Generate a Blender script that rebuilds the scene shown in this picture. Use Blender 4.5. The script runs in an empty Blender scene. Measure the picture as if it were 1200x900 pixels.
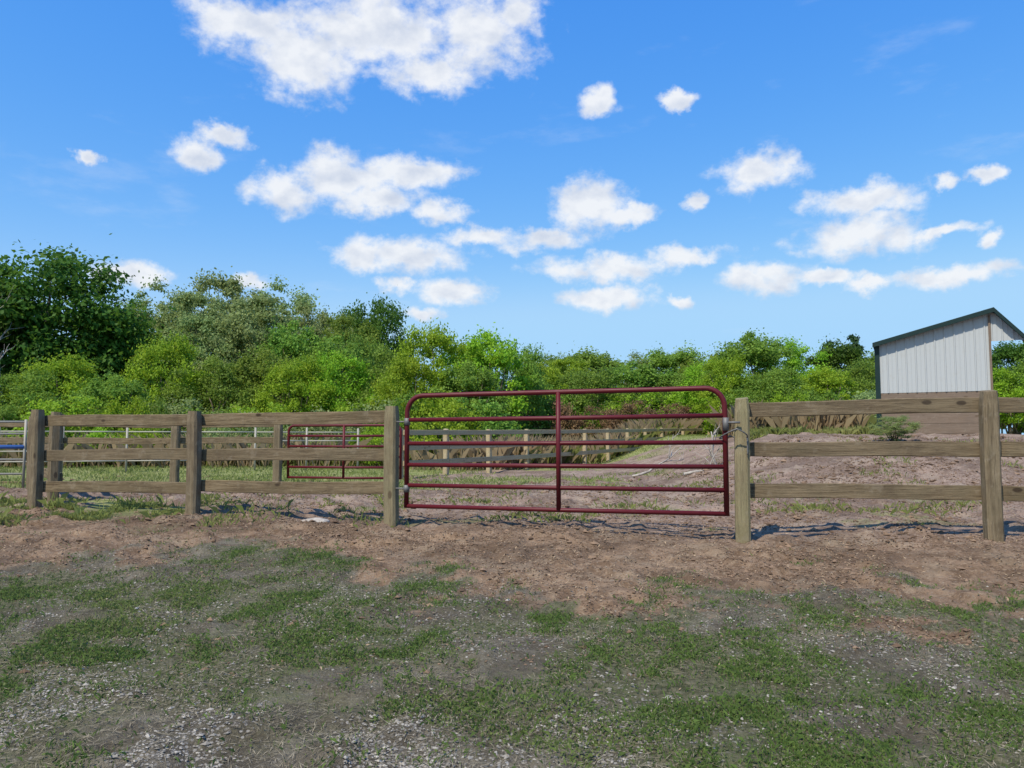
import bpy, math, random
import numpy as np
from mathutils import Vector, Matrix, Euler
random.seed(3); rng=np.random.default_rng(7)
S=bpy.context.scene
COL=S.collection
CAMZ=1.35; F=901.0; PITCH=math.atan(65/901)
S.view_settings.view_transform='Standard'; S.view_settings.look='None'; S.view_settings.exposure=0
# ---------------- helpers ----------------
def elev(py): return math.tan(PITCH-math.atan((py-450)/F))
def X(px,D): return (px-600)/F*D*1.0
def Z(py,D): return CAMZ+elev(py)*D
def ss(a,b,x):
    t=np.clip((x-a)/(b-a),0,1); return t*t*(3-2*t)
def vn(x,y,seed=0):
    x=np.asarray(x,float); y=np.asarray(y,float)
    xi=np.floor(x).astype(np.int64); yi=np.floor(y).astype(np.int64)
    fx=x-xi; fy=y-yi; fx=fx*fx*(3-2*fx); fy=fy*fy*(3-2*fy)
    def h(a,b):
        n=(a*374761393+b*668265263+seed*1442695041)&0xffffffff
        n=((n^(n>>13))*1274126177)&0xffffffff
        return ((n^(n>>16))&0xffff)/65535.0
    return (h(xi,yi)*(1-fx)+h(xi+1,yi)*fx)*(1-fy)+(h(xi,yi+1)*(1-fx)+h(xi+1,yi+1)*fx)*fy
def fbm(x,y,seed=0,o=4):
    s=0;a=.5;t=0
    for i in range(o):
        s=s+a*vn(x*2**i,y*2**i,seed+i*17); t+=a; a*=.5
    return s/t
def H(x,y,micro=True):
    x=np.asarray(x,float); y=np.asarray(y,float)
    z=np.interp(y,[-60,3,7.8,9,40,60,200,3000],[0,0,.35,.38,.42,.7,1.25,1.3])
    z=z+0.07*ss(-2,-4.5,x)*ss(8,10,y)*(1-ss(40,60,y))
    z=z+0.07*ss(2.6,4.6,x)*ss(5.8,7.3,y)*(1-ss(40,60,y))
    z=z+1.0*ss(3,7.5,x)*ss(9,20,y)*(1-ss(40,70,y))
    z=z+0.05*(fbm(x*.5,y*.5,5,2)-.5)*ss(2,5,y)
    if micro:
        near=1-ss(16,34,y)
        dm=1-grassmask(x,y)
        z=z+near*(0.035*(fbm(x*3,y*3,9,3)-.5)+dm*(0.045*(fbm(x*7,y*7,31,3)-.5)+.05*ss(.5,.72,fbm(x*4.2,y*4.2,33,5))))
        z=z+near*dm*ss(8.5,11,y)*.14*(fbm(x*1.7,y*1.7,37,3)-.5)
    return z
EPX=[-400,0,120,200,300,400,460,560,700,780,850,950,1100,1200,1600]
EPY=[690,682,676,662,652,664,682,690,712,706,692,698,710,714,720]
def edgeD(px):
    py=np.interp(px,EPX,EPY)
    return 1.17/np.tan(np.arctan((py-450)/F)-PITCH)
def pxy(x,y):
    return 600+F*x/np.maximum(y,.3)
def frontgrass(x,y):
    e=edgeD(pxy(x,y))+ (fbm(x*1.6,y*1.6,77,5)-.5)*2.2+(fbm(x*6,y*6,78,4)-.5)*1.6
    return 1-ss(-.8,.6,y-e)
def grassmask(x,y):
    x=np.asarray(x,float); y=np.asarray(y,float)
    px=pxy(x,y)
    g=frontgrass(x,y)*(0.24+0.76*ss(.30,.68,fbm(x*1.3+3,y*1.9,41,6)))
    g=g*(1-.7*(1-ss(2.8,4.3,y))*ss(0,200,px)*(1-ss(640,950,px)))
    w=ss(330,120,px)*ss(8.4,9.3,y)*(1-ss(11,11.6,y))*ss(.38,.62,fbm(x*1.5,y*1.5,55,3))
    back=ss(12.0,14.5,y+(fbm(x*.6,y*.6,12,3)-.5)*5)*ss(640,420,px+(fbm(x*.5,y*.5,19,3)-.5)*260)
    mid=ss(13,17,y)*ss(.54,.66,fbm(x*.5,y*.5,88,4))*ss(860,700,px)
    far=ss(21.5,24.5,y+(fbm(x*.6,y*.6,3,2)-.5)*3)*np.where((px>590)&(px<900),ss(26,31,y+(fbm(x*.4,y*.4,3,2)-.5)*6),1)
    strip=ss(6.5,9.5,y)*(1-ss(10,13,y))*ss(.60,.72,fbm(x*1.3,y*1.3,111,4))*.5
    return np.clip(np.maximum.reduce([g,w,back*.95,mid*.7,far,strip]),0,1)
def gravelmask(x,y):
    px=pxy(x,y)
    a=(1-ss(2.9,4.2,y))*ss(0,180,px)*(1-ss(640,950,px))
    b=(1-ss(3.0,5.0,y))*ss(360,150,px)*.8
    c=frontgrass(x,y)*.18
    return np.clip(np.maximum.reduce([a,b,c])*ss(.34,.60,fbm(x*2.2,y*2.2,63,5)),0,1)

def nt(name):
    m=bpy.data.materials.new(name); m.use_nodes=True
    t=m.node_tree; t.nodes.clear()
    return m,t
class G:
    def __init__(s,t): s.t=t
    def n(s,typ,**k):
        nd=s.t.nodes.new(typ)
        for a,b in k.items(): setattr(nd,a,b)
        return nd
    def _in(s,sock,v):
        if isinstance(v,bpy.types.NodeSocket): s.t.links.new(v,sock)
        elif v is not None: sock.default_value=v
    def math(s,op,a,b=None,c=None,clamp=False):
        nd=s.n('ShaderNodeMath',operation=op); nd.use_clamp=clamp
        s._in(nd.inputs[0],a)
        if b is not None: s._in(nd.inputs[1],b)
        if c is not None: s._in(nd.inputs[2],c)
        return nd.outputs[0]
    def vm(s,op,a,b=None):
        nd=s.n('ShaderNodeVectorMath',operation=op); s._in(nd.inputs[0],a)
        if b is not None: s._in(nd.inputs[1],b)
        return nd.outputs['Value'] if op in('LENGTH','DOT_PRODUCT') else nd.outputs[0]
    def noise(s,vec,scale,detail=4,rough=.5,col=False):
        nd=s.n('ShaderNodeTexNoise'); s._in(nd.inputs['Vector'],vec)
        nd.inputs['Scale'].default_value=scale; nd.inputs['Detail'].default_value=detail; nd.inputs['Roughness'].default_value=rough
        return nd.outputs['Color' if col else 'Fac']
    def vor(s,vec,scale,out='Color'):
        nd=s.n('ShaderNodeTexVoronoi'); s._in(nd.inputs['Vector'],vec); nd.inputs['Scale'].default_value=scale
        return nd.outputs[out]
    def mix(s,f,a,b,bt='MIX'):
        nd=s.n('ShaderNodeMix',data_type='RGBA',blend_type=bt)
        s._in(nd.inputs[0],f)
        for sk,v in((nd.inputs[6],a),(nd.inputs[7],b)):
            if isinstance(v,(tuple,list)): v=(*v[:3],1)
            s._in(sk,v)
        return nd.outputs[2]
    def ramp(s,f,lo,hi):
        nd=s.n('ShaderNodeMapRange',interpolation_type='SMOOTHSTEP'); s._in(nd.inputs[0],f)
        nd.inputs[1].default_value=lo; nd.inputs[2].default_value=hi
        return nd.outputs[0]
    def mapping(s,vec,scale):
        nd=s.n('ShaderNodeMapping'); s._in(nd.inputs[0],vec); nd.inputs['Scale'].default_value=scale
        return nd.outputs[0]
    def attr(s,name):
        return s.n('ShaderNodeAttribute',attribute_name=name).outputs['Fac']
    def objrand(s): return s.n('ShaderNodeObjectInfo').outputs['Random']
    def oc(s): return s.n('ShaderNodeTexCoord').outputs['Object']
    def bsdf(s,col,rough=.8,bump=None,bstr=.5,bdist=.01,metal=0,spec=.3):
        p=s.n('ShaderNodeBsdfPrincipled'); 
        if isinstance(col,(tuple,list)): col=(*col[:3],1)
        s._in(p.inputs['Base Color'],col); s._in(p.inputs['Roughness'],rough)
        p.inputs['Metallic'].default_value=metal; p.inputs['Specular IOR Level'].default_value=spec
        if bump is not None:
            b=s.n('ShaderNodeBump'); b.inputs['Strength'].default_value=bstr; b.inputs['Distance'].default_value=bdist
            s._in(b.inputs['Height'],bump); s.t.links.new(b.outputs[0],p.inputs['Normal'])
        return p.outputs[0]
    def out(s,sh):
        o=s.n('ShaderNodeOutputMaterial'); s.t.links.new(sh,o.inputs[0])

# ---------------- materials ----------------
def wood_mat(name,ca,cb,dark,axis=0,green=(.15,.125,.075),gamt=.4):
    m,t=nt(name); g=G(t); oc=g.oc()
    sc=[14,14,14]; sc[axis]=.7
    r=g.objrand()
    cx=g.n('ShaderNodeCombineXYZ'); 
    for i in range(3): g._in(cx.inputs[i],g.math('MULTIPLY',r,37.0+i*11))
    v=g.vm('ADD',g.mapping(oc,sc),cx.outputs[0])
    n1=g.noise(v,2.6,6,.65); n2=g.noise(v,6.5,8,.8); n3=g.noise(g.vm('ADD',oc,cx.outputs[0]),3.0,5,.65)
    c=g.mix(g.ramp(n1,.38,.62),ca,cb)
    c=g.mix(g.math('MULTIPLY',g.ramp(n2,.50,.63),.72),c,dark)
    c=g.mix(g.math('MULTIPLY',g.ramp(n3,.45,.65),gamt),c,green)
    # dark damp stains
    n5=g.noise(g.vm('ADD',g.mapping(oc,[2.2 if i!=axis else 1.3 for i in range(3)]),cx.outputs[0]),2.0,5,.7)
    c=g.mix(g.math('MULTIPLY',g.ramp(n5,.52,.68),.5),c,tuple(v_*1.5 for v_ in dark))
    n4=g.noise(g.vm('ADD',oc,cx.outputs[0]),9.0,4,.6)
    c=g.mix(g.math('MULTIPLY',g.ramp(n4,.56,.7),.35),c,g.mix(.4,cb,(.42,.37,.30)))
    vd=g.vor(g.vm('ADD',g.mapping(oc,[4 if i!=axis else 2.0 for i in range(3)]),cx.outputs[0]),1.3,'Distance')
    c=g.mix(g.ramp(vd,.15,.09),c,dark)
    c=g.mix(g.math('MULTIPLY',r,.45),c,g.mix(.5,c,(.13,.105,.08)))
    g.out(g.bsdf(c,.9,n2,1.0,.010,spec=.1)); return m
M_rail=wood_mat('weathered_rail_wood',(.155,.112,.064),(.25,.19,.115),(.060,.042,.027),0,(.14,.115,.068))
M_post=wood_mat('treated_post_wood',(.315,.26,.15),(.235,.195,.115),(.12,.09,.052),2,(.22,.205,.11))
M_postb=wood_mat('weathered_post_wood',(.178,.135,.082),(.262,.205,.13),(.07,.05,.033),2)
M_pale=wood_mat('pale_rail_wood',(.40,.32,.19),(.50,.41,.26),(.30,.22,.13),0,(.42,.34,.2))
M_board=wood_mat('skirt_board_wood',(.19,.14,.105),(.23,.175,.135),(.14,.10,.07),0,(.18,.14,.11))
def paint_mat(name,col,rough=.4,dirt=(.2,.15,.1),metal=0,amt=.25):
    m,t=nt(name); g=G(t); oc=g.oc()
    n=g.noise(oc,7,5,.6); n2=g.noise(oc,45,3,.6)
    c=g.mix(g.math('MULTIPLY',g.ramp(n,.5,.75),amt),col,dirt)
    c=g.mix(g.math('MULTIPLY',g.ramp(n2,.6,.75),.35),c,tuple(v*.45 for v in col))
    g.out(g.bsdf(c,g.math('ADD',g.math('MULTIPLY',n,.3),rough-.15),n2,.1,.002,metal=metal,spec=.3)); return m
M_red=paint_mat('maroon_painted_steel',(.100,.008,.012),.5,(.12,.045,.03))
M_white=paint_mat('white_painted_rail',(.34,.32,.27),.55)
M_blue=paint_mat('blue_painted_tube',(.05,.12,.35),.4)
M_green=paint_mat('dark_green_metal',(.007,.024,.022),.5,(.03,.04,.035))
M_galv=paint_mat('galvanised_steel',(.17,.165,.16),.6,(.12,.09,.06),.4)
M_siding=paint_mat('light_grey_ribbed_siding',(.43,.45,.45),.5,(.36,.34,.30))
def leaf_mat(name,dark,light,yel,trans=.45):
    m,t=nt(name); g=G(t)
    tint=g.attr('tint'); r=g.objrand()
    c=g.mix(tint,dark,light)
    c=g.mix(g.math('MULTIPLY',g.ramp(g.noise(g.oc(),.45,3,.5),.5,.72),.6),c,yel)
    h=g.n('ShaderNodeHueSaturation'); g._in(h.inputs['Color'],c)
    g._in(h.inputs['Hue'],g.math('ADD',g.math('MULTIPLY',r,.04),.482)); g._in(h.inputs['Value'],g.math('ADD',g.math('MULTIPLY',r,.35),.82))
    c=h.outputs[0]
    b=g.bsdf(c,.55,spec=.2)
    tr=g.n('ShaderNodeBsdfTranslucent'); g._in(tr.inputs[0],g.mix(.5,c,yel))
    mx=g.n('ShaderNodeMixShader'); mx.inputs[0].default_value=trans
    t.links.new(b,mx.inputs[1]); t.links.new(tr.outputs[0],mx.inputs[2]); g.out(mx.outputs[0]); return m
L_dark=leaf_mat('dark_green_leaves',(.035,.09,.012),(.10,.20,.025),(.14,.24,.03))
L_mid=leaf_mat('mid_green_leaves',(.12,.21,.03),(.25,.375,.05),(.31,.41,.06))
L_grey=leaf_mat('grey_green_leaves',(.19,.26,.085),(.35,.425,.16),(.38,.43,.14))
L_lime=leaf_mat('lime_green_leaves',(.17,.31,.018),(.34,.52,.035),(.44,.55,.045))
L_red=leaf_mat('russet_leaves',(.16,.09,.05),(.32,.19,.10),(.30,.22,.1))
L_con=leaf_mat('conifer_needles',(.02,.055,.022),(.05,.11,.035),(.05,.11,.03),.1)
L_grass=leaf_mat('grass_blades',(.13,.15,.035),(.25,.275,.075),(.33,.31,.12),.3)
L_turf=leaf_mat('turf_blades',(.072,.115,.028),(.155,.22,.05),(.22,.24,.08),.3)
L_weed=leaf_mat('dry_weeds',(.22,.17,.09),(.38,.31,.17),(.40,.29,.18),.3)
def simple_tint(name,a,b,rough=.9):
    m,t=nt(name); g=G(t); c=g.mix(g.attr('tint'),a,b)
    n=g.noise(g.oc(),60,3,.6); c=g.mix(g.math('MULTIPLY',n,.4),c,tuple(v*.5 for v in a))
    g.out(g.bsdf(c,rough,spec=.15)); return m
M_straw=simple_tint('dry_straw',(.22,.185,.12),(.43,.37,.26))
M_stone=simple_tint('limestone_gravel',(.21,.19,.16),(.52,.48,.42))
M_clod=simple_tint('earth_clods',(.13,.084,.054),(.31,.21,.14))
M_chip=simple_tint('wood_chips',(.16,.105,.062),(.46,.34,.22))
def bark_mat(name,a,b):
    m,t=nt(name); g=G(t); v=g.mapping(g.oc(),(6,6,1.2)); n=g.noise(v,2,5,.7)
    g.out(g.bsdf(g.mix(g.ramp(n,.35,.65),a,b),.9,n,.7,.03,spec=.1)); return m
M_bark=bark_mat('bark',(.09,.07,.05),(.21,.175,.13))
M_dead=bark_mat('bleached_dead_wood',(.30,.26,.22),(.45,.41,.36))
def ground_mat():
    m,t=nt('ground_soil_and_turf'); g=G(t); oc=g.oc()
    gr=g.attr('grass'); gv=g.attr('gravel'); bk=g.attr('back')
    n0=g.noise(oc,.7,4,.6); n1=g.noise(oc,4,6,.65); n2=g.noise(oc,22,6,.7); n3=g.noise(oc,90,4,.7)
    nb=g.noise(oc,1.8,5,.65)
    d=g.mix(g.ramp(n1,.38,.62),(.165,.106,.065),(.30,.20,.127))
    d=g.mix(g.math('MULTIPLY',g.ramp(n2,.48,.70),.75),d,(.43,.315,.21))
    d=g.mix(g.math('MULTIPLY',g.ramp(n0,.48,.61),.6),d,(.105,.070,.046))
    d=g.mix(g.math('MULTIPLY',g.ramp(nb,.52,.66),.5),d,(.37,.28,.19))
    d2=g.mix(g.ramp(n1,.38,.62),(.19,.130,.096),(.32,.23,.175))
    d2=g.mix(g.math('MULTIPLY',g.ramp(n2,.45,.68),.75),d2,(.43,.33,.26))
    d2=g.mix(g.math('MULTIPLY',g.ramp(n0,.46,.58),.55),d2,(.13,.09,.066))
    d2=g.mix(g.math('MULTIPLY',g.ramp(nb,.50,.64),.6),d2,(.38,.30,.225))
    d=g.mix(bk,d,d2)
    tf=g.mix(g.ramp(n2,.38,.62),(.065,.068,.032),(.175,.158,.095))
    tf=g.mix(g.math('MULTIPLY',g.ramp(n1,.42,.68),.6),tf,(.10,.125,.045))
    tf=g.mix(g.math('MULTIPLY',g.ramp(n3,.52,.74),.65),tf,(.31,.275,.19))
    tf=g.mix(g.math('MULTIPLY',g.ramp(nb,.5,.66),.5),tf,(.095,.08,.05))
    far=g.mix(g.ramp(n1,.35,.65),(.18,.22,.065),(.33,.32,.13))
    tf=g.mix(bk,tf,far)
    under=g.mix(g.ramp(n1,.4,.62),(.105,.088,.062),(.20,.172,.125))
    under=g.mix(g.ramp(n3,.50,.70),under,(.30,.265,.205))
    under=g.mix(g.math('MULTIPLY',g.ramp(nb,.47,.6),.6),under,(.082,.066,.046))
    e=g.math('ADD',gr,g.math('MULTIPLY',g.math('SUBTRACT',n2,.5),1.1))
    fg=g.attr('front')
    base=g.mix(g.ramp(g.math('ADD',fg,g.math('MULTIPLY',g.math('SUBTRACT',n1,.5),1.2)),.2,.8),d,under)
    c=g.mix(g.ramp(e,.15,.8),base,tf)
    vc=g.vor(oc,60,'Color'); vd=g.vor(oc,60,'Distance')
    sep=g.n('ShaderNodeSeparateColor'); g._in(sep.inputs[0],vc)
    stone=g.mix(sep.outputs[0],(.17,.148,.12),(.50,.46,.40))
    stone=g.mix(g.ramp(vd,.35,.6),stone,(.095,.08,.06))
    k=g.ramp(g.math('ADD',gv,g.math('MULTIPLY',g.math('SUBTRACT',sep.outputs[1],.5),1.1)),.36,.75)
    c=g.mix(g.math('MULTIPLY',k,.85),c,stone)
    hgt=g.math('ADD',g.math('MULTIPLY',n2,.8),g.math('MULTIPLY',n3,.35))
    g.out(g.bsdf(c,.95,hgt,1.0,.04,spec=.08)); return m
M_ground=ground_mat()

# ---------------- mesh utils ----------------
def mesh_np(name,V,Fq,mat=None,tint=None,smooth=False):
    me=bpy.data.meshes.new(name); V=np.asarray(V,np.float32); Fq=np.asarray(Fq,np.int32)
    me.vertices.add(len(V)); me.vertices.foreach_set('co',V.ravel())
    k=Fq.shape[1]; me.loops.add(Fq.size); me.loops.foreach_set('vertex_index',Fq.ravel())
    me.polygons.add(len(Fq)); me.polygons.foreach_set('loop_start',np.arange(0,Fq.size,k,dtype=np.int32))
    me.update(calc_edges=True)
    me.polygons.foreach_set('use_smooth',np.full(len(Fq),smooth))
    if tint is not None:
        for nm,arr in (tint.items() if isinstance(tint,dict) else [('tint',tint)]):
            a=me.attributes.new(nm,'FLOAT','POINT'); a.data.foreach_set('value',np.asarray(arr,np.float32))
    if mat: me.materials.append(mat)
    me.validate(); return me
def obj(name,me,loc=(0,0,0),parent=None):
    o=bpy.data.objects.new(name,me); COL.objects.link(o)
    o.location=loc
    if parent: o.parent=parent; o.matrix_parent_inverse=Matrix.Translation(-parent.location)
    return o
def top(name,label,cat,loc,group=None):
    e=bpy.data.objects.new(name,None); COL.objects.link(e); e.location=loc; e.empty_display_size=.3
    e['label']=label; e['category']=cat
    if group: e['group']=group
    return e
def struct(o,kind='structure'): o['kind']=kind
def box_mesh(name,lx,ly,lz,mat,seg=10,axis=0,warp=.004,bev=.006,seed=0,slant=0):
    r=random.Random(seed); L=(lx,ly,lz)[axis]; oth=[i for i in range(3) if i!=axis]
    a=(lx,ly,lz)[oth[0]]/2; b=(lx,ly,lz)[oth[1]]/2
    V=[];Fc=[]
    k=bev
    prof=[(-a+k,-b),(a-k,-b),(a,-b+k),(a,b-k),(a-k,b),(-a+k,b),(-a,b-k),(-a,-b+k)]
    ph=[r.uniform(0,6) for _ in range(4)]
    for i in range(seg+1):
        u=i/seg; p=u*L; ws=warp*math.sin(ph[0]+u*4); wt=warp*math.sin(ph[1]+u*5)
        sc=1
        if i in(0,seg): sc=1-k/max(a,b)*.5
        for j,(s,t_) in enumerate(prof):
            c=[0,0,0]; c[axis]=p; c[oth[0]]=s*sc+ws+r.uniform(-1,1)*warp*.35; c[oth[1]]=t_*sc+wt+r.uniform(-1,1)*warp*.35
            if axis==2 and i==seg: c[2]+=slant*c[1]+slant*.5*c[0]
            V.append(c)
    n=8
    for i in range(seg):
        for j in range(n):
            Fc.append([i*n+j,i*n+(j+1)%n,(i+1)*n+(j+1)%n,(i+1)*n+j])
    me=bpy.data.meshes.new(name); Fc.append(list(range(n))[::-1]); Fc.append([seg*n+j for j in range(n)])
    me.from_pydata(V,[],Fc); me.materials.append(mat); me.update()
    import bmesh
    bm=bmesh.new(); bm.from_mesh(me); bmesh.ops.recalc_face_normals(bm,faces=bm.faces); bm.to_mesh(me); bm.free()
    return me
def along(o,p0,p1):
    d=Vector(p1)-Vector(p0); o.location=p0
    yaw=math.atan2(d.y,d.x); pit=-math.atan2(d.z,math.hypot(d.x,d.y))
    o.rotation_euler=Euler((0,pit,yaw),'XYZ')
SEED=[0]
def rail(parent,p0,p1,h=.145,th=.04,mat=None,name='rail',warp=.008):
    SEED[0]+=1
    L=(Vector(p1)-Vector(p0)).length
    o=obj(name,box_mesh(name,L,th,h,mat or M_rail,seg=14,axis=0,warp=warp,seed=SEED[0]),p0,parent)
    along(o,p0,p1); return o
def post(parent,x,y,z0,z1,w=.155,mat=None,yaw=0,name='post'):
    SEED[0]+=1; r=random.Random(SEED[0]*7)
    o=obj(name,box_mesh(name,w,w,z1-z0+.25,mat or M_post,seg=12,axis=2,warp=.005,bev=.024,seed=SEED[0],slant=r.uniform(-.05,.2)),(x,y,z0-.25),parent)
    o.rotation_euler=(r.uniform(-.006,.006),.011*(x/4.6)*(1 if x>0 else .5)+r.uniform(-.003,.003),yaw+r.uniform(-.06,.06)); return o
def tubes(name,paths,rad,mat,seg=10):
    V=[];Fc=[];base=0
    for P in paths:
        rr=rad
        if isinstance(P,tuple): P,rr=P
        P=[Vector(p) for p in P]; n=len(P)
        rs=rr if isinstance(rr,(list,tuple)) else [rr]*n
        prev=None
        for i,p in enumerate(P):
            t=(P[min(i+1,n-1)]-P[max(i-1,0)]).normalized()
            if prev is None:
                a=Vector((0,0,1)) if abs(t.z)<.9 else Vector((1,0,0)); u=t.cross(a).normalized()
            else:
                u=(prev-t*prev.dot(t)).normalized()
            prev=u; v=t.cross(u)
            for j in range(seg):
                an=2*math.pi*j/seg; q=p+(u*math.cos(an)+v*math.sin(an))*rs[i]; V.append(q)
        for i in range(n-1):
            for j in range(seg):
                Fc.append((base+i*seg+j,base+i*seg+(j+1)%seg,base+(i+1)*seg+(j+1)%seg,base+(i+1)*seg+j))
        Fc.append(tuple(base+j for j in range(seg))[::-1]); Fc.append(tuple(base+(n-1)*seg+j for j in range(seg)))
        base+=n*seg
    me=bpy.data.meshes.new(name); me.from_pydata(V,[],Fc); me.materials.append(mat)
    me.polygons.foreach_set('use_smooth',[len(f)==4 for f in Fc]); me.update(); return me

# ---------------- ground ----------------
def axis_pts(fine0,fine1,step,lo,hi,g=1.12):
    a=list(np.arange(fine0,fine1,step)); s=step; p=a[-1]
    while p<hi: s=s*g; p+=s; a.append(p)
    b=[];s=step;p=a[0]
    while p>lo: s=s*g; p-=s; b.append(p)
    return np.array(b[::-1]+a)
xs=axis_pts(-8,8,.04,-1800,1800,1.06); ys=axis_pts(2.0,12,.04,-60,3000,1.045)
XX,YY=np.meshgrid(xs,ys); ZZ=H(XX,YY)
V=np.stack([XX.ravel(),YY.ravel(),ZZ.ravel()],1); nx=len(xs); ny=len(ys)
idx=np.arange(nx*ny).reshape(ny,nx)
Fq=np.stack([idx[:-1,:-1].ravel(),idx[:-1,1:].ravel(),idx[1:,1:].ravel(),idx[1:,:-1].ravel()],1)
gx,gy=V[:,0],V[:,1]
line=8.1-.25*(gx-1)
me=mesh_np('ground',V,Fq,M_ground,{'grass':grassmask(gx,gy),'gravel':gravelmask(gx,gy),'back':ss(-.8,1.2,gy-line),'front':frontgrass(gx,gy)},True)
g_o=obj('ground',me); struct(g_o)

# ---------------- scatter ----------------
def scatter(n,d0,d1,mask,pxl=-80,pxr=1280,power=1.0):
    out=[];tot=0
    while tot<n:
        m=n*3
        u=rng.random(m); y=(d0**power+(d1**power-d0**power)*u)**(1/power)
        px=rng.uniform(pxl,pxr,m); x=(px-600)/F*y
        k=rng.random(m)<mask(x,y); out.append(np.stack([x[k],y[k]],1)); tot+=k.sum()
        if len(out)>40: break
    P=np.concatenate(out)[:n]; return P[:,0],P[:,1]
def blades(name,x,y,h,w,mat,lean=.5,tint=None):
    n=len(x); z=H(x,y)-.003; a=rng.uniform(0,2*math.pi,n); 
    dx,dy=np.cos(a),np.sin(a); b=rng.uniform(0,2*math.pi,n)
    ln=rng.random(n)*lean
    V=np.zeros((n,4,3))
    V[:,0]=np.stack([x-dx*w,y-dy*w,z],1); V[:,1]=np.stack([x+dx*w,y+dy*w,z],1)
    mx=x+np.cos(b)*h*ln*.4; my=y+np.sin(b)*h*ln*.4; mz=z+h*.6
    V[:,2]=np.stack([mx+dx*w*.7,my+dy*w*.7,mz],1)
    V[:,3]=np.stack([x+np.cos(b)*h*ln*1.2,y+np.sin(b)*h*ln*1.2,z+h*np.sqrt(np.clip(1-ln**2*.8,.1,1))],1)
    t=np.repeat(rng.random(n) if tint is None else tint,4)
    return mesh_np(name,V.reshape(-1,3),np.arange(n*4).reshape(n,4),mat,t)
def leaflets(name,x,y,size,lift,mat,tilt=.5,tint=None,asp=1.0):
    n=len(x); z=H(x,y)+lift; a=rng.uniform(0,2*math.pi,n)
    u=np.stack([np.cos(a),np.sin(a),rng.normal(0,tilt,n)],1); v=np.stack([-np.sin(a),np.cos(a),rng.normal(0,tilt,n)],1)
    s=size[:,None]; c=np.stack([x,y,z],1)
    V=np.stack([c-u*s,c-v*s*asp,c+u*s,c+v*s*asp],1)
    return mesh_np(name,V.reshape(-1,3),np.arange(n*4).reshape(n,4),mat,np.repeat(rng.random(n) if tint is None else tint,4))
def gm(x,y): return np.clip(grassmask(x,y)**1.3*(.08+.92*ss(.40,.68,fbm(x*4,y*4,99,5))),0,1)
x,y=scatter(64000,2.3,8.4,gm,power=1.2)
o=obj('grass',blades('grass',x,y,rng.uniform(.012,.042,len(x)),rng.uniform(.0012,.003,len(x)),L_turf,.9)); struct(o,'stuff')
x,y=scatter(28000,2.3,7.6,gm,power=1.2)
o=obj('clover',leaflets('clover',x,y,rng.uniform(.003,.008,len(x)),rng.uniform(.004,.020,len(x)),L_turf,.35)); struct(o,'stuff')
x,y=scatter(38000,2.3,7.4,lambda x,y:frontgrass(x,y)*ss(.35,.6,fbm(x*2,y*2,123,3)),power=1.2)
o=obj('straw',leaflets('straw',x,y,rng.uniform(.010,.035,len(x)),rng.uniform(.002,.016,len(x)),M_straw,.15,asp=.045)); struct(o,'stuff')
def rocks(name,x,y,s,mat,flat=.6,sink=.25):
    n=len(x); base=np.array([[1,0,0],[0,1,0],[-1,0,0],[0,-1,0],[0,0,1],[0,0,-1]],float)
    z=H(x,y); V=base[None]*(1+rng.uniform(-.35,.35,(n,6,3)))*s[:,None,None]
    V=V+rng.normal(0,.12,(n,6,3))*s[:,None,None]
    a=rng.uniform(0,6.28,n); ca,sa=np.cos(a)[:,None],np.sin(a)[:,None]
    vx=V[...,0]*1.25; vy=V[...,1]*.85; V2=np.stack([vx*ca-vy*sa+x[:,None],vx*sa+vy*ca+y[:,None],V[...,2]*flat+(z+s*flat*sink)[:,None]],2)
    f=np.array([[0,1,4],[1,2,4],[2,3,4],[3,0,4],[1,0,5],[2,1,5],[3,2,5],[0,3,5]])
    Fc=(f[None]+np.arange(n)[:,None,None]*6).reshape(-1,3)
    return mesh_np(name,V2.reshape(-1,3),Fc,mat,np.repeat(rng.random(n)**1.5,6))
x,y=scatter(14000,2.3,6.2,lambda x,y:gravelmask(x,y)**1.1,power=1.2)
o=obj('gravel',rocks('gravel',x,y,rng.uniform(.003,.009,len(x))*(1+1.0*(rng.random(len(x))<.05)),M_stone)); struct(o,'stuff')
dm=lambda x,y:(1-grassmask(x,y))*(1-frontgrass(x,y))
x,y=scatter(44000,4.2,19,lambda x,y:(dm(x,y)+.07)*ss(.38,.66,fbm(x*1.5,y*1.5,7,4)),power=.6)
sz=rng.uniform(.004,.012,len(x))*(1+1.8*(rng.random(len(x))<.05))*np.interp(y,[4,10,19],[.85,1.25,2.0])
o=obj('earth_clods',rocks('earth_clods',x,y,sz,M_clod)); struct(o,'stuff')
x,y=scatter(34000,4.0,18,lambda x,y:dm(x,y)*(1-.6*ss(8.5,12,y))*(.2+.8*ss(.4,.6,fbm(x*2,y*2,17,3)))+.04,power=.7)
o=obj('wood_chips',leaflets('wood_chips',x,y,rng.uniform(.005,.018,len(x))*np.interp(y,[4,9,18],[1,1.2,1.9]),rng.uniform(.003,.012,len(x)),M_chip,.3,asp=.3)); struct(o,'stuff')
x,y=scatter(50000,11,38,lambda x,y:grassmask(x,y)*ss(.25,.6,fbm(x*1.5,y*1.5,66,3)),-60,1100,power=1.0)
o=obj('field_grass',blades('field_grass',x,y,rng.uniform(.03,.12,len(x)),rng.uniform(.004,.009,len(x)),L_grass,.8)); struct(o,'stuff')
x,y=scatter(8000,8.6,11.2,lambda x,y:(ss(330,60,pxy(x,y))*.8+.05)*ss(.45,.66,fbm(x*2.4,y*2.4,15,5)),-120,480)
o=obj('verge_grass',blades('verge_grass',x,y,rng.uniform(.02,.10,len(x))*(1+1.2*(rng.random(len(x))<.04)),rng.uniform(.002,.004,len(x)),L_grass,.9)); struct(o,'stuff')
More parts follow.
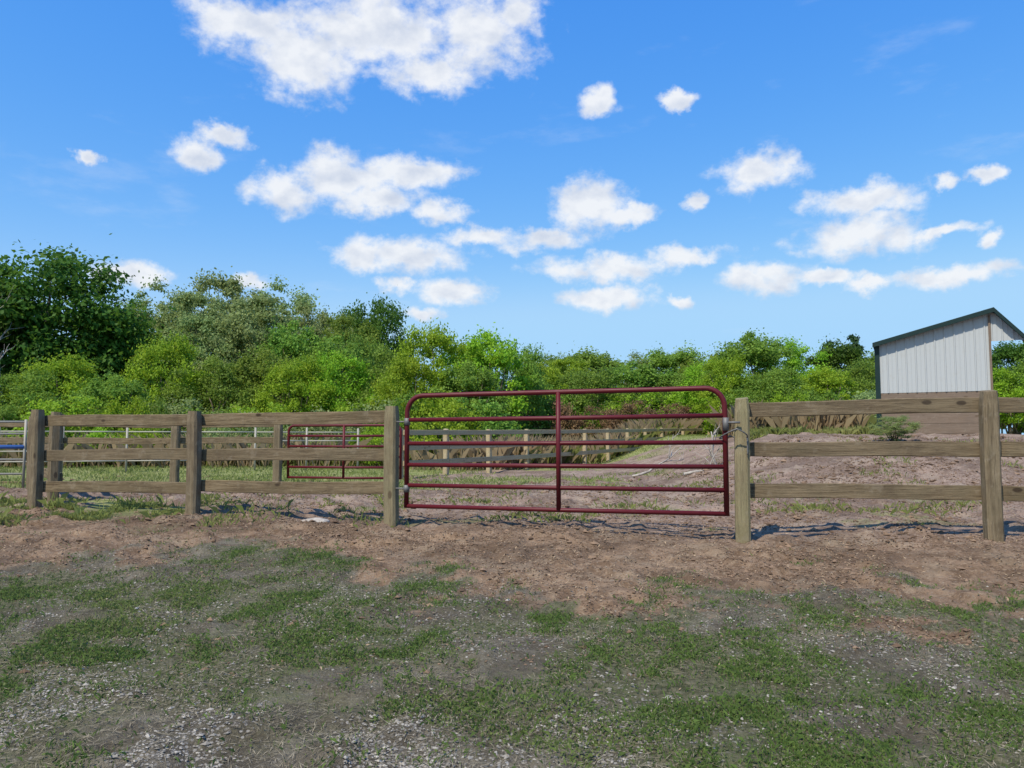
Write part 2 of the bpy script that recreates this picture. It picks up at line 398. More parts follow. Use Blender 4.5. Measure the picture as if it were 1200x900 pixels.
x,y=scatter(4000,9,20,lambda x,y:ss(.62,.74,fbm(x*1.1,y*1.1,151,4)),380,1240)
o=obj('sparse_weeds',blades('sparse_weeds',x,y,rng.uniform(.03,.11,len(x)),rng.uniform(.004,.008,len(x)),L_grass,.9)); struct(o,'stuff')
FPX=[470,523,573,617,655,685,712,735,756,775,800,830]; FD=[19,20.5,22.3,24,25.8,27.6,29.5,31.3,33,35,37,39.5]
def beyond(x,y):
    px=pxy(x,y); return np.where((px>465)&(px<850),(y>np.interp(px,FPX,FD)+.6)*1.0,1.0)
def roughm(x,y): return ss(.35,.6,fbm(x*.7,y*.7,70,3))*beyond(x,y)
x,y=scatter(42000,24.5,42,roughm,-100,1010)
o=obj('tall_weeds',blades('tall_weeds',x,y,rng.uniform(.3,1.0,len(x)),rng.uniform(.012,.03,len(x)),L_grass,.8)); struct(o,'stuff')
x,y=scatter(20000,23.5,44,lambda x,y:roughm(x,y)*(.35+.65*ss(480,600,pxy(x,y))),-100,1010)
o=obj('dry_weeds',blades('dry_weeds',x,y,rng.uniform(.3,1.25,len(x)),rng.uniform(.012,.024,len(x)),L_weed,.7)); struct(o,'stuff')
x,y=scatter(3000,20.2,24,lambda x,y:ss(.5,.66,fbm(x*1.6,y*1.6,71,4)),860,1025)
o=obj('mound_weeds',blades('mound_weeds',x,y,rng.uniform(.06,.3,len(x)),rng.uniform(.008,.014,len(x)),L_grass,.9)); struct(o,'stuff')

# ---------------- fences ----------------
def gz(x,y): return float(H(x,y,True))
def fence(label,pts,rails,tops,w=.155,off=.10,mat=None,rmat=None,ext0=0,ext1=0,h=.145,group=None,name='wooden_fence',mats=None,jt=.016,warp=.008):
    x0,y0=pts[0]
    e=top(name,label,'fence',(x0,y0,gz(x0,y0)),group)
    for i,(x_,y_) in enumerate(pts):
        j=min(i,len(pts)-2); d=Vector((pts[j+1][0]-pts[j][0],pts[j+1][1]-pts[j][1])); yaw=math.atan2(d.y,d.x)
        post(e,x_,y_,min(gz(x_,y_),rails[i][-1]-.15),tops[i],w,(mats[i] if mats else mat),yaw)
    for i in range(len(pts)-1):
        a=Vector(pts[i]); b=Vector(pts[i+1]); d=(b-a).normalized(); nrm=Vector((-d.y,d.x))
        if nrm.y<0: nrm=-nrm
        for k in range(len(rails[i])):
            jit=random.uniform(-jt,jt); jit2=random.uniform(-jt,jt)
            p0=a+nrm*off+d*.004; p1=b+nrm*off-d*.004
            if i==0: p0=p0-d*ext0
            if i==len(pts)-2: p1=p1+d*ext1
            rail(e,(p0.x,p0.y,rails[i][k]+jit),(p1.x,p1.y,rails[i+1][k]+jit2),h,.04,rmat,warp=warp)
    return e
A=(X(45,10.2),10.2); B=(X(229,9.5),9.5); C=(-1.37,8.8)
zl=lambda pys,D:[Z(p,D) for p in pys]
fence('weathered three-board wooden fence beside the red gate',[A,B,C],
      [zl((493,533,570),10.3),zl((491.5,532.5,571),9.6),zl((488.5,531.5,572),8.9)],[Z(480,10.2),Z(482,9.5),Z(476,8.8)],ext0=.05,ext1=.04,w=.145,off=.094,mats=[M_postb,M_postb,M_post],
      group='three-board wooden fences')
D0=(2.32,7.8);E0=(4.58,7.4);F0=(6.85,7.05)
fence('three-board wooden fence with pale treated posts before the dirt paddock',[D0,E0,F0],
      [zl((481,526,576),7.9),zl((475,526,578),7.5),zl((472,527,584),7.15)],[Z(467,7.8),Z(458,7.4),Z(452,7.05)],w=.145,off=.094,ext0=.05,
      mats=[M_post,M_postb,M_postb],group='three-board wooden fences')
R=[(X(66,10.95),10.95),(X(40,13.4),13.4)]
fence('weathered wooden fence running back from the corner',R,[[1.66,1.2,.8]]*2,[1.74,1.74],mat=M_postb,w=.14,off=.09,group='three-board wooden fences')
R=[(X(-60,15.4),15.4),(X(70,15.2),15.2),(X(207,15),15),(X(327,15),15)]
fence('wooden fence behind the first one, leading to the small gate',R,[zl((497,516,569),15)]*4,[Z(494,15)]*4,mat=M_postb,w=.15,off=.1,h=.12,group='three-board wooden fences')
pts=[(X(p,d),d) for p,d in zip(FPX,FD)]
rl=[];tp=[]
for i,q in enumerate(pts):
    g0=.34+.34*(i/11)**1.3; rl.append([g0+1.18,g0+.80,g0+.42]); tp.append(g0+1.27)
fence('long pale board fence around the paddock beyond the gate',pts,rl,tp,w=.14,off=-.095,mat=M_pale,rmat=M_pale,h=.13,group='three-board wooden fences',jt=.004,warp=.002)
e=top('white_rail_fence','pale pipe rail fence at the pasture edge','fence',(X(-60,21),21,.4))
wp=[(X(p,d),d) for p,d in((-90,19.5),(0,20),(75,20.5),(150,21),(225,21.5),(300,22),(360,22.5),(420,23))]
for q in wp:
    o=obj('post',tubes('post',[[(0,0,-.1),(0,0,1.22)]],.03,M_white,8),(q[0],q[1],gz(*q)),e)
for a,b in zip(wp[:-1],wp[1:]):
    for k in (.35,.62,.89,1.14):
        obj('rail',tubes('rail',[[(a[0],a[1],.42+k),(b[0],b[1],.42+k)]],.018,M_white,8),(0,0,0),e)

# ---------------- gates ----------------
def gate(label,P0,P1,zb0,zt0,zb1,zt1,fr,uprights,rad=.025,cr=.19,group=None):
    base=Vector((P0[0],P0[1],gz(*P0)))
    e=top('farm_gate',label,'gate',base,group)
    d=Vector((P1[0]-P0[0],P1[1]-P0[1])); L=d.length; ux=d/L
    def W(u,z): return (P0[0]+ux.x*u,P0[1]+ux.y*u,z)
    zb=lambda u:zb0+(zb1-zb0)*u/L; zt=lambda u:zt0+(zt1-zt0)*u/L
    path=[W(0,zb(0)-.02)]
    path+= [ (lambda an:W(cr-cr*math.cos(an),zt(0)-cr+cr*math.sin(an)))(i/8*math.pi/2) for i in range(9)]
    path+= [W(L*.25,zt(L*.25)),W(L*.5,zt(L*.5)),W(L*.75,zt(L*.75))]
    path+= [ (lambda an:W(L-cr+cr*math.sin(an),zt(L)-cr+cr*math.cos(an)))(i/8*math.pi/2) for i in range(9)]
    path+= [W(L,zb(L)-.02)]
    obj('frame',tubes('frame',[path],rad*1.1,M_red,12),(0,0,0),e)
    for f in fr:
        z=lambda u:zb(u)+(zt(u)-zb(u))*f
        obj('rail',tubes('rail',[[W(0,z(0)),W(L*.5,z(L*.5)-.004),W(L,z(L))]],rad*.95,M_red,12),(0,0,0),e)
    for f in uprights:
        u=L*f
        o=obj('brace',tubes('brace',[[W(u,zb(u)),W(u,zt(u))]],rad*1.05,M_red,10),(0,-.008,0),e)
    return e,W,zb,zt,L
GL=(-1.185,8.70);GR=(2.155,7.79)
e,W,zb,zt,L=gate('maroon tubular steel farm gate hung between wooden posts',GL,GR,.607,1.842,.605,1.872,(0,.187,.372,.565,.78),(.503,),group='red tube gates')
ux=(Vector(W(1,0))-Vector(W(0,0))).normalized()
def hinge(z,u,dirn):
    p=Vector(W(u,z)); 
    paths=[([p+Vector((0,0,-.04)),p+Vector((0,0,.04))],.034),([p+Vector((0,0,0)),p+ux*dirn*.13],.010)]
    obj('hinge',tubes('hinge',paths,.03,M_galv,10),(0,0,0),e)
hinge(.80,0,-1); hinge(1.55,0,-1)
pl=[([Vector(W(L,1.50))+Vector((0,-.03,-.06)),Vector(W(L,1.50))+Vector((0,-.03,.07))],.032),([Vector(W(L,1.52))+Vector((0,-.04,0)),Vector(W(L,1.5))+ux*.13+Vector((0,-.06,.02))],.011)]
obj('latch',tubes('latch',pl,.02,M_galv,8),(0,0,0),e)
ch=[];P=[]
for i in range(41):
    a=i/40*2*math.pi; P.append(Vector(W(L+.075+.13*math.cos(a),1.42+.035*math.sin(a)-.05*abs(math.cos(a))))+Vector((0,-.115*math.sin(a)-.02,0)))
P+= [P[-1]+Vector((0,-.01,-i*.022)) for i in range(1,9)]
rads=[.005 if i%2 else .009 for i in range(len(P))]
obj('chain',tubes('chain',[(P,rads)],.008,M_galv,6),(0,0,0),e)
gate('small maroon tube gate between the back fence posts',(X(339,15),15),(X(470,14.6),14.6),.62,1.62,.62,1.62,(0,.2,.4,.6,.8),(.5,),rad=.024,cr=.12,group='red tube gates')
e=top('pipe_gate','pale pipe gate with a blue middle rail','gate',(X(-120,13.5),13.5,.45))
for k,(z,mt) in enumerate(((.75,M_white),(1.0,M_white),(1.22,M_blue),(1.45,M_white),(1.66,M_white))):
    obj('rail',tubes('rail',[[(X(-190,13.5),13.5,z),(X(31,13.5),13.5,z)]],.018 if mt is M_white else .035,mt,8),(0,0,0),e)
for p in(-190,-80,31):
    obj('upright',tubes('upright',[[(X(p,13.5),13.5,.5),(X(p,13.5),13.5,1.7)]],.022,M_white,8),(0,0,0),e)

# ---------------- shed ----------------
def shed():
    Oy=21.0; Ox=X(1030,Oy); ph=math.radians(27); c_,s_=math.cos(ph),math.sin(ph)
    def SX(px):
        t=(px-600)/F; return (t*Oy-Ox)/(c_+t*s_)
    def ZS(py,s): return Z(py,Oy-s*s_)
    zg=gz(Ox+1,Oy)-.1
    e=top('shed','light grey metal-sided run-in shed with dark green roof','shed',(Ox,Oy,0)); e.rotation_euler=(0,0,-ph)
    def ob(name,me):
        o=bpy.data.objects.new(name,me); COL.objects.link(o); o.parent=e; return o
    xl=0; xr=SX(1165); xrg=SX(1169); xe=SX(1212)
    zL=ZS(404,0); zP=ZS(364,xrg); xq=SX(1200); zq=ZS(392,xq)
    zsk=ZS(461,0)
    def roofz(a):
        if a<=xrg: return zL+(a-xl)/(xrg-xl)*(zP-zL)
        return zP-(a-xrg)/(xq-xrg)*(zP-zq)
    dep=3.0; zfas=ZS(400,xr)
    def ribbed(name,x0,x1,yy,zbot,ztop,flip=1):
        V=[];Fc=[]; xsx=[]; step=.229
        n=int((x1-x0)/step)+1
        for i in range(n+1):
            b=x0+i*step
            for dx,dy in((0,0),(.012,-.022),(.035,-.022),(.047,0),(.12,0),(.125,-.006),(.14,-.006),(.145,0)):
                if b+dx<x1: xsx.append((b+dx,dy))
        xsx.append((x1,0))
        for (a,dy) in xsx:
            V.append((a,yy+dy*flip,zbot)); V.append((a,yy+dy*flip,max(ztop(a),zbot+.01)))
        for i in range(len(xsx)-1): Fc.append((2*i,2*i+2,2*i+3,2*i+1))
        me=bpy.data.meshes.new(name); me.from_pydata(V,[],Fc); me.materials.append(M_siding); me.update()
        return ob(name,me)
    ribbed('front_wall',xl,xr,0,zsk,lambda a:roofz(a)-.04)
    ribbed('gable_panel',xr+.002,xe,0,zfas,lambda a:roofz(a)-.04)
    ribbed('back_wall',xl,xr,dep,zg,lambda a:roofz(a)-.04,-1)
    def bx(name,a,b,mat):
        V=[(x_,y_,z_) for z_ in(a[2],b[2]) for y_ in(a[1],b[1]) for x_ in(a[0],b[0])]
        me=bpy.data.meshes.new(name); me.from_pydata(V,[],[(0,2,3,1),(4,5,7,6),(0,1,5,4),(2,6,7,3),(0,4,6,2),(1,3,7,5)]); me.materials.append(mat); me.update()
        return ob(name,me)
    n=5; hh=(zsk-zg+.15)/n
    for i in range(n):
        SEED[0]+=1
        o=ob('skirt_board',box_mesh('skirt_board',xr-xl,.05,hh-.006,M_board,seg=10,axis=0,warp=.003,seed=SEED[0])); o.location=(xl,.03,zg-.15+hh*(i+.5))
    bx('side_wall',(xl-.03,.06,zg-.2),(xl-.005,dep,zL-.05),M_siding)
    bx('side_wall',(xr-.03,.06,zg-.2),(xr-.005,dep-.03,roofz(xr)-.05),M_siding)
    bx('corner_trim',(xl-.06,-.045,zg-.2),(xl+.06,.055,zL-.04),M_green)
    bx('corner_trim',(xr-.05,-.045,zg-.2),(xr+.0,-.004,roofz(xr)-.1),M_board)
    for nm,x0,x1 in(('roof',xl-.1,xrg),('roof',xrg,xe)):
        z0,z1=roofz(x0),roofz(x1); t=.04; ya,yb=-.18,dep+.25
        if x0==xrg: yb=.5
        V=[(x0,ya,z0),(x1,ya,z1),(x1,yb,z1),(x0,yb,z0),(x0,ya,z0+t),(x1,ya,z1+t),(x1,yb,z1+t),(x0,yb,z0+t)]
        me=bpy.data.meshes.new(nm); me.from_pydata(V,[],[(3,2,1,0),(4,5,6,7),(0,1,5,4),(1,2,6,5),(2,3,7,6),(3,0,4,7)]); me.materials.append(M_green); me.update()
        ob(nm,me)
        V=[(x0,ya-.03,z0-.06),(x1,ya-.03,z1-.06),(x1,ya-.03,z1+t+.02),(x0,ya-.03,z0+t+.02),(x0,ya-.004,z0-.06),(x1,ya-.004,z1-.06),(x1,ya-.004,z1+t+.02),(x0,ya-.004,z0+t+.02)]
        me=bpy.data.meshes.new('fascia'); me.from_pydata(V,[],[(0,1,2,3),(7,6,5,4),(3,2,6,7),(0,4,5,1),(0,3,7,4),(1,5,6,2)]); me.materials.append(M_green); me.update()
        ob('fascia',me)
shed()

# ---------------- trees ----------------
def limb_paths(clumps,Ht,tr,r,n=10,trunktop=.7):
    paths=[]
    tp=[(r.uniform(-.1,.1)*tr*i,r.uniform(-.1,.1)*tr*i,Ht*trunktop*i/6-.3*(i==0)) for i in range(7)]
    paths.append((tp,[tr*(1-.75*i/6)*(1.35 if i==0 else 1) for i in range(7)]))
    for c in clumps[:n]:
        f=r.uniform(.25,.85); k=f*6; i=int(k); b=Vector(tp[i]).lerp(Vector(tp[min(i+1,6)]),k-i)
        c=Vector(c); mid=b.lerp(c,.5)+Vector((r.uniform(-.3,.3),r.uniform(-.3,.3),r.uniform(0,.5)))*(c-b).length*.25
        r0=tr*(1-.75*f)*.55
        paths.append(([b,b.lerp(mid,.5)+Vector((0,0,.05)),mid,mid.lerp(c,.5),c],[r0,r0*.8,r0*.6,r0*.4,r0*.15]))
    return paths
def crown(name,seed,Ht,Wd,zlow,nc,nl,ls,shape='round',clr=(.14,.26),airy=.5):
    r=np.random.default_rng(seed)
    C=[];Rr=[]
    while len(C)<nc:
        p=r.uniform(-1,1,3); 
        if p@p>1: continue
        if p@p<.25 and r.random()<.5: continue
        z=zlow+(Ht-zlow)*(p[2]*.5+.5)*.93; q=(z-zlow)/(Ht-zlow)
        if shape=='cone': k=(1-q)*1.0+.05; rad=r.uniform(.3,1)*k; a=r.uniform(0,6.28); x_,y_=math.cos(a)*rad*Wd/2,math.sin(a)*rad*Wd/2; cr=Wd*.10*(.5+k)
        else:
            x_,y_=p[0]*Wd*.42,p[1]*Wd*.42; cr=Wd*r.uniform(*clr)*.9
            if shape=='shrub': k=1+.25*(1-q); x_*=k;y_*=k
        C.append((x_,y_,z-cr*.35)); Rr.append(cr)
    C=np.array(C);Rr=np.array(Rr)
    w=Rr**2; w/=w.sum(); ci=r.choice(nc,nl,p=w)
    d=r.normal(0,1,(nl,3)); d/=np.linalg.norm(d,axis=1)[:,None]; d[:,2]=np.where(d[:,2]<-.3,-d[:,2]*.8,d[:,2])
    ph=r.uniform(0,6.28,nc)[ci]
    bump=1+.32*np.sin(d[:,0]*5+ph)*np.cos(d[:,1]*6+ph*2)+.2*np.sin(d[:,2]*9+ph)
    rad=Rr[ci]*bump*np.power(r.random(nl),airy)*np.where(r.random(nl)<.15,1.4,1)
    P=C[ci]+d*rad[:,None]*np.array([1,1,1.0])
    nrm=d*.6+r.normal(0,.6,(nl,3))+np.array([0,-0.0,.35]); nrm/=np.linalg.norm(nrm,axis=1)[:,None]
    u=np.cross(nrm,r.normal(0,1,(nl,3))); u/=np.linalg.norm(u,axis=1)[:,None]; v=np.cross(nrm,u)
    s=(ls*r.uniform(.55,1.3,nl))[:,None]
    V=np.stack([P-u*s,P-v*s*.6+nrm*s*.15,P+u*s,P+v*s*.6-nrm*s*.1],1)
    tint=np.clip(r.uniform(0,1,nc)[ci]*.5+r.random(nl)*.5,0,1)
    me=mesh_np(name,V.reshape(-1,3),np.arange(nl*4).reshape(nl,4),L_mid,np.repeat(tint,4))
    return me,[tuple(c) for c in C]
TPL={}
def template(key,seed,Ht,Wd,zlow,nc,nl,ls,shape='round',clr=(.14,.26),airy=.5,tr=.2,nb=10):
    cm,C=crown('crown_'+key,seed,Ht,Wd,zlow,nc,nl,ls,shape,clr,airy)
    r=random.Random(seed)
    if shape=='shrub':
        paths=[]
        for c in C[:nb]:
            c=Vector(c); b=Vector((r.uniform(-.1,.1)*Wd,r.uniform(-.1,.1)*Wd,-.15)); mid=b.lerp(c,.5)+Vector((0,0,.15*Ht))
            paths.append(([b,mid,c],[tr,tr*.6,tr*.15]))
    else: paths=limb_paths(C,Ht,tr,r,nb,.9 if shape=='cone' else .7)
    tm=tubes('trunk_'+key,paths,.1,M_bark,7)
    TPL[key]=(tm,cm,Ht,Wd)
template('maple',1,12,10,1.6,80,34000,.14,'round',(.10,.19),.38,.28,14)
template('maple_b',2,12,9,1.2,75,30000,.14,'round',(.09,.18),.38,.25,14)
template('airy',3,10,8,.6,130,34000,.08,'round',(.045,.115),.75,.12,26)
template('airy_b',4,10,7,.6,120,30000,.08,'round',(.045,.115),.75,.12,26)
template('round_a',5,6,6,.3,75,27000,.07,'shrub',(.06,.15),.55,.07,14)
template('round_b',6,6,6.5,.2,80,27000,.07,'shrub',(.05,.15),.6,.07,14)
template('round_c',11,6,5.2,.3,60,24000,.075,'shrub',(.07,.18),.6,.07,14)
template('cone',7,11,5,.8,90,18000,.15,'cone',(.1,.2),.5,.18,10)
template('shrub_a',8,2.2,2.8,.05,26,8000,.05,'shrub',(.10,.2),.55,.03,10)
template('shrub_b',9,2.2,3.2,.05,30,8000,.05,'shrub',(.09,.19),.55,.03,10)
LB={L_dark:'dark green',L_mid:'mid green',L_grey:'grey-green',L_lime:'bright lime-green',L_red:'russet-leaved',L_con:'dark needled'}
def plant(key,px,pytop,D,wpx,mat,bush=None):
    tm,cm,Ht,Wd=TPL[key]; x_=X(px,D); g0=gz(x_,D)
    h=Z(pytop,D)-g0; w=wpx/F*D
    small=key.startswith('shrub') or bush
    name='shrub' if small else ('conifer_tree' if key=='cone' else ('leafy_tree'))
    lab={'maple':'tall broad-crowned tree at the wood edge','airy':'feathery open-crowned tree in the wood edge','round':'bushy tree reaching down to the grass','cone':'conifer standing behind the bushes','shrub':'low shrub in rough grass beyond the fence'}
    kk=key.split('_')[0]
    e=top(name,bush or (LB[mat]+' '+lab[kk]),'shrub' if small else 'tree',(x_,D,g0),'shrubs beyond the paddock' if small else 'trees at the wood edge')
    yaw=random.uniform(0,6.28)
    for nm,me in(('trunk',tm),('crown',cm)):
        o=bpy.data.objects.new(nm,me); COL.objects.link(o); o.parent=e
        if nm=='crown':
            o.material_slots[0].link='OBJECT'; o.material_slots[0].material=mat
    e.rotation_euler=(0,0,yaw); e.scale=(w/Wd,w/Wd,h/Ht)
T=[
('maple',50,268,42,215,L_dark),('maple_b',-45,300,40,190,L_dark),('maple_b',118,345,44,120,L_dark),('maple',-150,300,42,200,L_mid),
('airy',190,314,50,150,L_grey),('airy_b',262,306,52,160,L_grey),('airy',330,314,52,150,L_grey),('airy_b',225,328,46,130,L_grey),
('airy_b',295,330,46,150,L_grey),('airy',370,338,50,110,L_grey),('airy_b',395,355,46,80,L_mid),('airy',150,333,48,110,L_mid),
('round_c',170,368,44,110,L_mid),('airy_b',235,356,44,120,L_grey),('round_a',290,362,43,110,L_grey),('round_c',345,366,43,110,L_mid),('round_b',420,385,44,100,L_mid),
('maple',438,330,62,92,L_dark),('maple_b',420,365,60,80,L_mid),
('round_a',20,424,33,120,L_mid),('round_b',75,408,35,130,L_lime),('round_c',130,432,33,100,L_mid),('round_b',198,384,38,120,L_lime),
('round_a',250,406,36,110,L_mid),('round_c',305,400,38,110,L_mid),('round_b',350,410,36,110,L_lime),('round_a',405,402,37,110,L_lime),
('round_c',395,385,42,110,L_mid),('round_a',450,392,38,100,L_mid),('round_b',508,370,36,130,L_lime),('round_c',565,378,37,125,L_lime),('round_a',608,396,40,90,L_mid),
('round_b',480,408,34,100,L_lime),('round_c',545,415,34,100,L_mid),
('maple',640,405,75,100,L_mid),('maple_b',690,402,75,105,L_mid),('airy',735,404,78,100,L_grey),('maple_b',785,400,78,110,L_mid),('maple',835,402,75,100,L_mid),('airy_b',665,412,70,90,L_lime),
('round_a',640,416,45,100,L_lime),('round_b',690,424,44,110,L_mid),('round_c',745,418,46,110,L_mid),('round_a',800,426,45,110,L_mid),('round_b',835,414,42,100,L_lime),
('round_c',885,380,36,115,L_mid),('round_a',935,390,37,105,L_lime),('round_b',850,410,35,80,L_lime),('round_c',965,425,34,90,L_lime),('round_a',905,425,33,110,L_mid),
('cone',972,388,66,55,L_con),('cone',1003,380,66,60,L_con),('maple_b',985,394,62,100,L_dark),('maple',1035,400,60,90,L_mid),('round_b',1010,418,38,100,L_mid),
('maple_b',1190,392,46,90,L_dark),('round_a',1185,425,34,90,L_lime),('round_b',1235,400,34,120,L_mid),('maple',1110,410,55,110,L_mid),('maple_b',1300,370,44,160,L_mid),('round_c',1330,410,32,130,L_lime),
('round_b',-60,430,33,110,L_lime),('round_a',-150,420,34,130,L_mid),
]
for t_ in T: plant(*t_)
r=random.Random(5)
mats=[L_mid,L_lime,L_grey,L_mid,L_lime,L_mid]
px=-90
while px<1030:
    if not(860<px): plant(r.choice(['shrub_a','shrub_b']),px,r.uniform(448,484),r.uniform(41,43) if 560<px else r.uniform(29,33),r.uniform(70,120),r.choice(mats))
    else: plant(r.choice(['shrub_a','shrub_b']),px,r.uniform(446,470),r.uniform(27,30),r.uniform(60,90),r.choice(mats))
    px+=r.uniform(26,40)
for p_,t_,d_ in((385,446,42),(655,462,40.5),(700,470,40),(745,464,40.5),(795,468,40)): plant('shrub_a',p_,t_,d_,60,L_red)
plant('round_b',1047,485,17.0,54,L_grey,'grey-green rounded bush growing in front of the shed')
for p_ in(255,300,120,170,440): plant('shrub_b',p_,r.uniform(488,500),r.uniform(23.5,26),r.uniform(50,80),r.choice([L_lime,L_mid,L_grey]))

def branchy(base,d0,L0,r0,depth,out,r):
    n=5; P=[Vector(base)]; d=Vector(d0).normalized()
    for i in range(n):
        d=(d+Vector((r.uniform(-.25,.25),r.uniform(-.25,.25),r.uniform(-.18,.18)))).normalized(); P.append(P[-1]+d*L0/n)
    out.append((P,[r0*(1-.7*i/n) for i in range(n+1)]))
    if depth>0:
        for k in range(4):
            i=r.randint(1,n); dd=(d+Vector((r.uniform(-1,1),r.uniform(-1,1),r.uniform(-.6,.9)))*.9).normalized()
            branchy(P[i],dd,L0*r.uniform(.45,.65),r0*.45,depth-1,out,r)
rr=random.Random(12); out=[]
branchy((0,0,-.2),(.1,0,1),4.5,.12,3,out,rr)
x_=X(4,36); e=top('bare_tree','leafless pale tree in front of the dark maple','tree',(x_,36,gz(x_,36)))
o=obj('trunk',tubes('trunk',out,.1,M_dead,6)); o.parent=e; e.scale=(1,1,1.45)
for (p_,py_,D_,dr,L_,sd) in((800,520,17,(1,.1,.22),1.5,3),(838,522,17.3,(-.1,.1,1),.8,8),(740,516,19,(1,.2,.15),1.2,5)):
    out=[]; branchy((0,0,0),dr,L_,.04,2,out,random.Random(sd))
    x_=X(p_,D_); m=obj('fallen_branch',tubes('fallen_branch',out,.03,M_dead,6),(x_,D_,gz(x_,D_)+.05))
    m['label']='bleached fallen branch lying on the dirt bank'; m['category']='branch'; m['group']='fallen branches'
import bmesh
bm=bmesh.new(); bmesh.ops.create_icosphere(bm,subdivisions=3,radius=1)
for v in bm.verts:
    v.co*=1+.12*math.sin(v.co.x*5+1)*math.cos(v.co.y*4); v.co.x*=.17;v.co.y*=.12;v.co.z*=.045
me=bpy.data.meshes.new('rock'); bm.to_mesh(me); bm.free(); me.materials.append(M_dead)
for p in me.polygons: p.use_smooth=True
sx=X(372,9.0); o=obj('rock',me,(sx,9.0,gz(sx,9.0)+.03)); o['label']='pale flat stone lying in the dirt'; o['category']='rock'

# ---------------- world ----------------
SUN_EL=math.radians(54); SUN_AZ=math.radians(215)
w=bpy.data.worlds.new("World"); S.world=w; w.use_nodes=True; t=w.node_tree; t.nodes.clear(); g=G(t)
sky=g.n('ShaderNodeTexSky',sky_type='NISHITA'); sky.sun_disc=False; sky.sun_elevation=SUN_EL; sky.sun_rotation=SUN_AZ
sky.air_density=1.0; sky.dust_density=.2; sky.ozone_density=2.0
gm_=g.n('ShaderNodeGamma'); gm_.inputs[1].default_value=.85; t.links.new(sky.outputs[0],gm_.inputs[0])
hs=g.n('ShaderNodeHueSaturation'); hs.inputs['Saturation'].default_value=1.32; hs.inputs['Value'].default_value=.175; t.links.new(gm_.outputs[0],hs.inputs['Color'])
sc_=g.n('ShaderNodeSeparateColor'); t.links.new(hs.outputs[0],sc_.inputs[0])
mc=g.n('ShaderNodeCombineColor')
for i,(ex,k,mxv) in enumerate(((1.35,1.95,.40),(.85,1.10,.68),(.30,1.08,.98))):
    vv=g.math('MULTIPLY',g.math('POWER',g.math('MAXIMUM',sc_.outputs[i],.0005),ex),k*10)
    t.links.new(g.math('SMOOTH_MIN',vv,mxv*10,1.0),mc.inputs[i])
d=g.n('ShaderNodeTexCoord').outputs['Generated']
sp=g.n('ShaderNodeSeparateXYZ'); t.links.new(d,sp.inputs[0])
az=g.math('ARCTAN2',sp.outputs[0],sp.outputs[1]); el=g.math('ARCSINE',sp.outputs[2])
cb=g.n('ShaderNodeCombineXYZ'); t.links.new(az,cb.inputs[0]); t.links.new(el,cb.inputs[1]); P0=cb.outputs[0]
dn=g.vm('SUBTRACT',g.noise(d,24,6,.62,True),(.5,.5,.5)); dn=g.vm('MULTIPLY',dn,(.055,.040,0))
P=g.vm('ADD',P0,dn)
# (x, y, half width, half height, weight 1=solid >1=wispy)
cl=[(290,30,75,30),(355,62,70,52),(450,35,120,52),(560,40,85,48),(500,88,60,24),(610,20,40,28),
(235,180,30,18),(264,162,28,13),(335,226,50,27),(400,210,58,32),(470,200,72,21),(440,232,65,19),(703,121,27,18),(795,115,26,9),
(888,202,54,24),(515,248,34,16),(480,298,78,24),(430,302,40,22),(560,278,48,13),(690,243,50,34),(740,250,36,13),(640,283,55,15),
(715,314,85,18),(805,300,58,13),(715,350,54,15),(530,341,48,18),(465,335,26,12),(1015,275,74,26),(1010,234,70,18),(1100,270,36,8),
(890,326,54,21),(970,326,40,9),(1018,334,28,11),(1120,323,62,12),(812,236,16,11),(1150,205,20,10),(1108,215,14,8),(1163,280,14,9),(800,352,18,8),
(160,322,42,14),(295,327,26,11),(495,368,26,9),(98,181,15,8),(-420,100,120,50),(1450,200,90,40)]
dmin=None
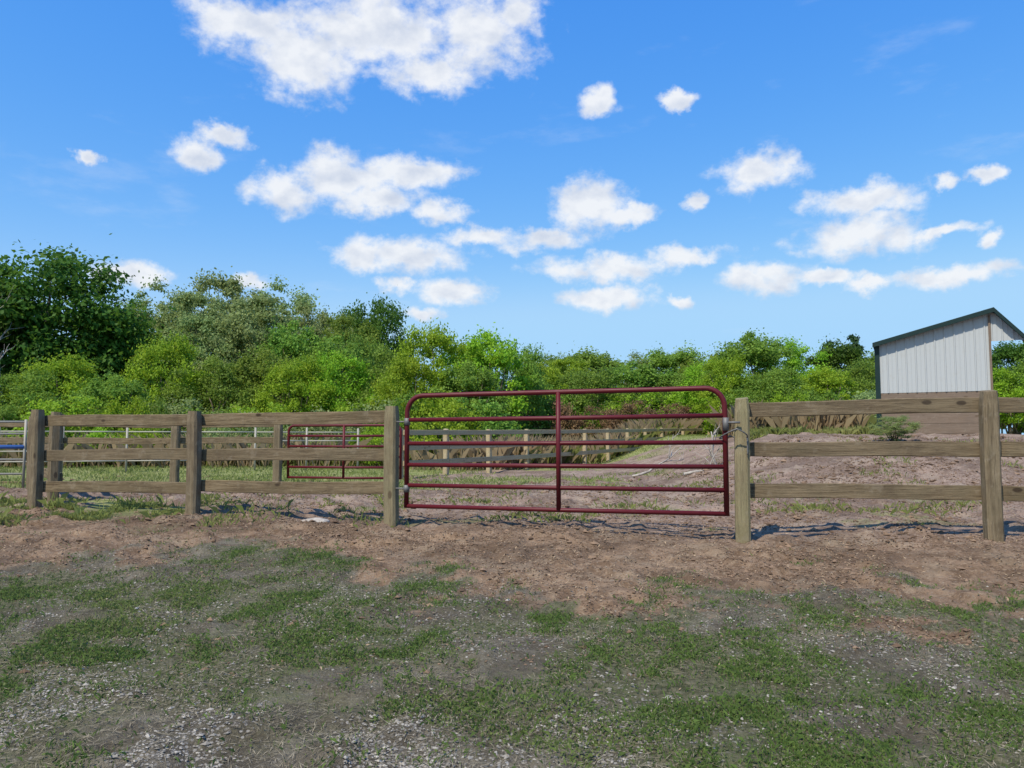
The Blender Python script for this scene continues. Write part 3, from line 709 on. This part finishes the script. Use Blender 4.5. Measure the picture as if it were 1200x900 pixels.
for (px_,py_,a,b) in cl:
    v=Vector(((px_-600)/F,1,(450-py_)/F)); v.rotate(Euler((PITCH,0,0))); v.normalize()
    c=(math.atan2(v.x,v.y),math.asin(v.z),0)
    q=g.vm('LENGTH',g.vm('MULTIPLY',g.vm('SUBTRACT',P,c),(F/a,F/b,0)))
    dmin=q if dmin is None else g.math('SMOOTH_MIN',dmin,q,.12)
ds=g.vm('MULTIPLY',d,(1,1,1.4))
nz=g.noise(ds,28,9,.6)
ds2=g.vm('ADD',ds,(-.007,-.003,.018))
nlo=g.noise(ds,22,5,.5); nlo2=g.noise(ds2,22,5,.5)
val=g.math('ADD',g.math('SUBTRACT',.95,dmin),g.math('MULTIPLY',g.math('SUBTRACT',nz,.5),1.8))
al=g.ramp(val,-.22,.62)
emb=g.math('MULTIPLY',g.math('SUBTRACT',nlo,nlo2),1.9)
thick=g.ramp(val,.3,1.1)
lit=g.math('ADD',g.math('SUBTRACT',.88,g.math('MULTIPLY',thick,.16)),emb,clamp=True)
cc=g.mix(lit,(4.9,5.7,7.3),(9.1,9.3,9.6))
al=g.math('MULTIPLY',al,.94)
# thin veil wisps
wn=g.noise(g.vm('MULTIPLY',d,(1,1,3.2)),5.5,7,.62)
veil=g.math('MULTIPLY',g.ramp(wn,.56,.78),.16)
skyv=g.mix(veil,mc.outputs[0],(8.6,9.0,9.5))
fin=g.mix(al,skyv,cc)
bg=g.n('ShaderNodeBackground'); bg.inputs[1].default_value=.1; t.links.new(fin,bg.inputs[0])
wo=g.n('ShaderNodeOutputWorld'); t.links.new(bg.outputs[0],wo.inputs[0])
sl=bpy.data.lights.new('sun','SUN'); sl.energy=5.0; sl.angle=math.radians(.5); sl.color=(1,.92,.78)
so=bpy.data.objects.new('sun',sl); COL.objects.link(so)
sd=Vector((math.sin(SUN_AZ)*math.cos(SUN_EL),math.cos(SUN_AZ)*math.cos(SUN_EL),math.sin(SUN_EL)))
so.rotation_euler=sd.to_track_quat('Z','Y').to_euler(); so.location=(0,-10,30)
cd=bpy.data.cameras.new('camera'); cd.sensor_width=36; cd.lens=36*F/1200; cd.clip_end=6000; cd.clip_start=.05
co=bpy.data.objects.new('camera',cd); COL.objects.link(co); co.location=(0,0,CAMZ); co.rotation_euler=(math.pi/2+PITCH,0,0)
S.camera=co
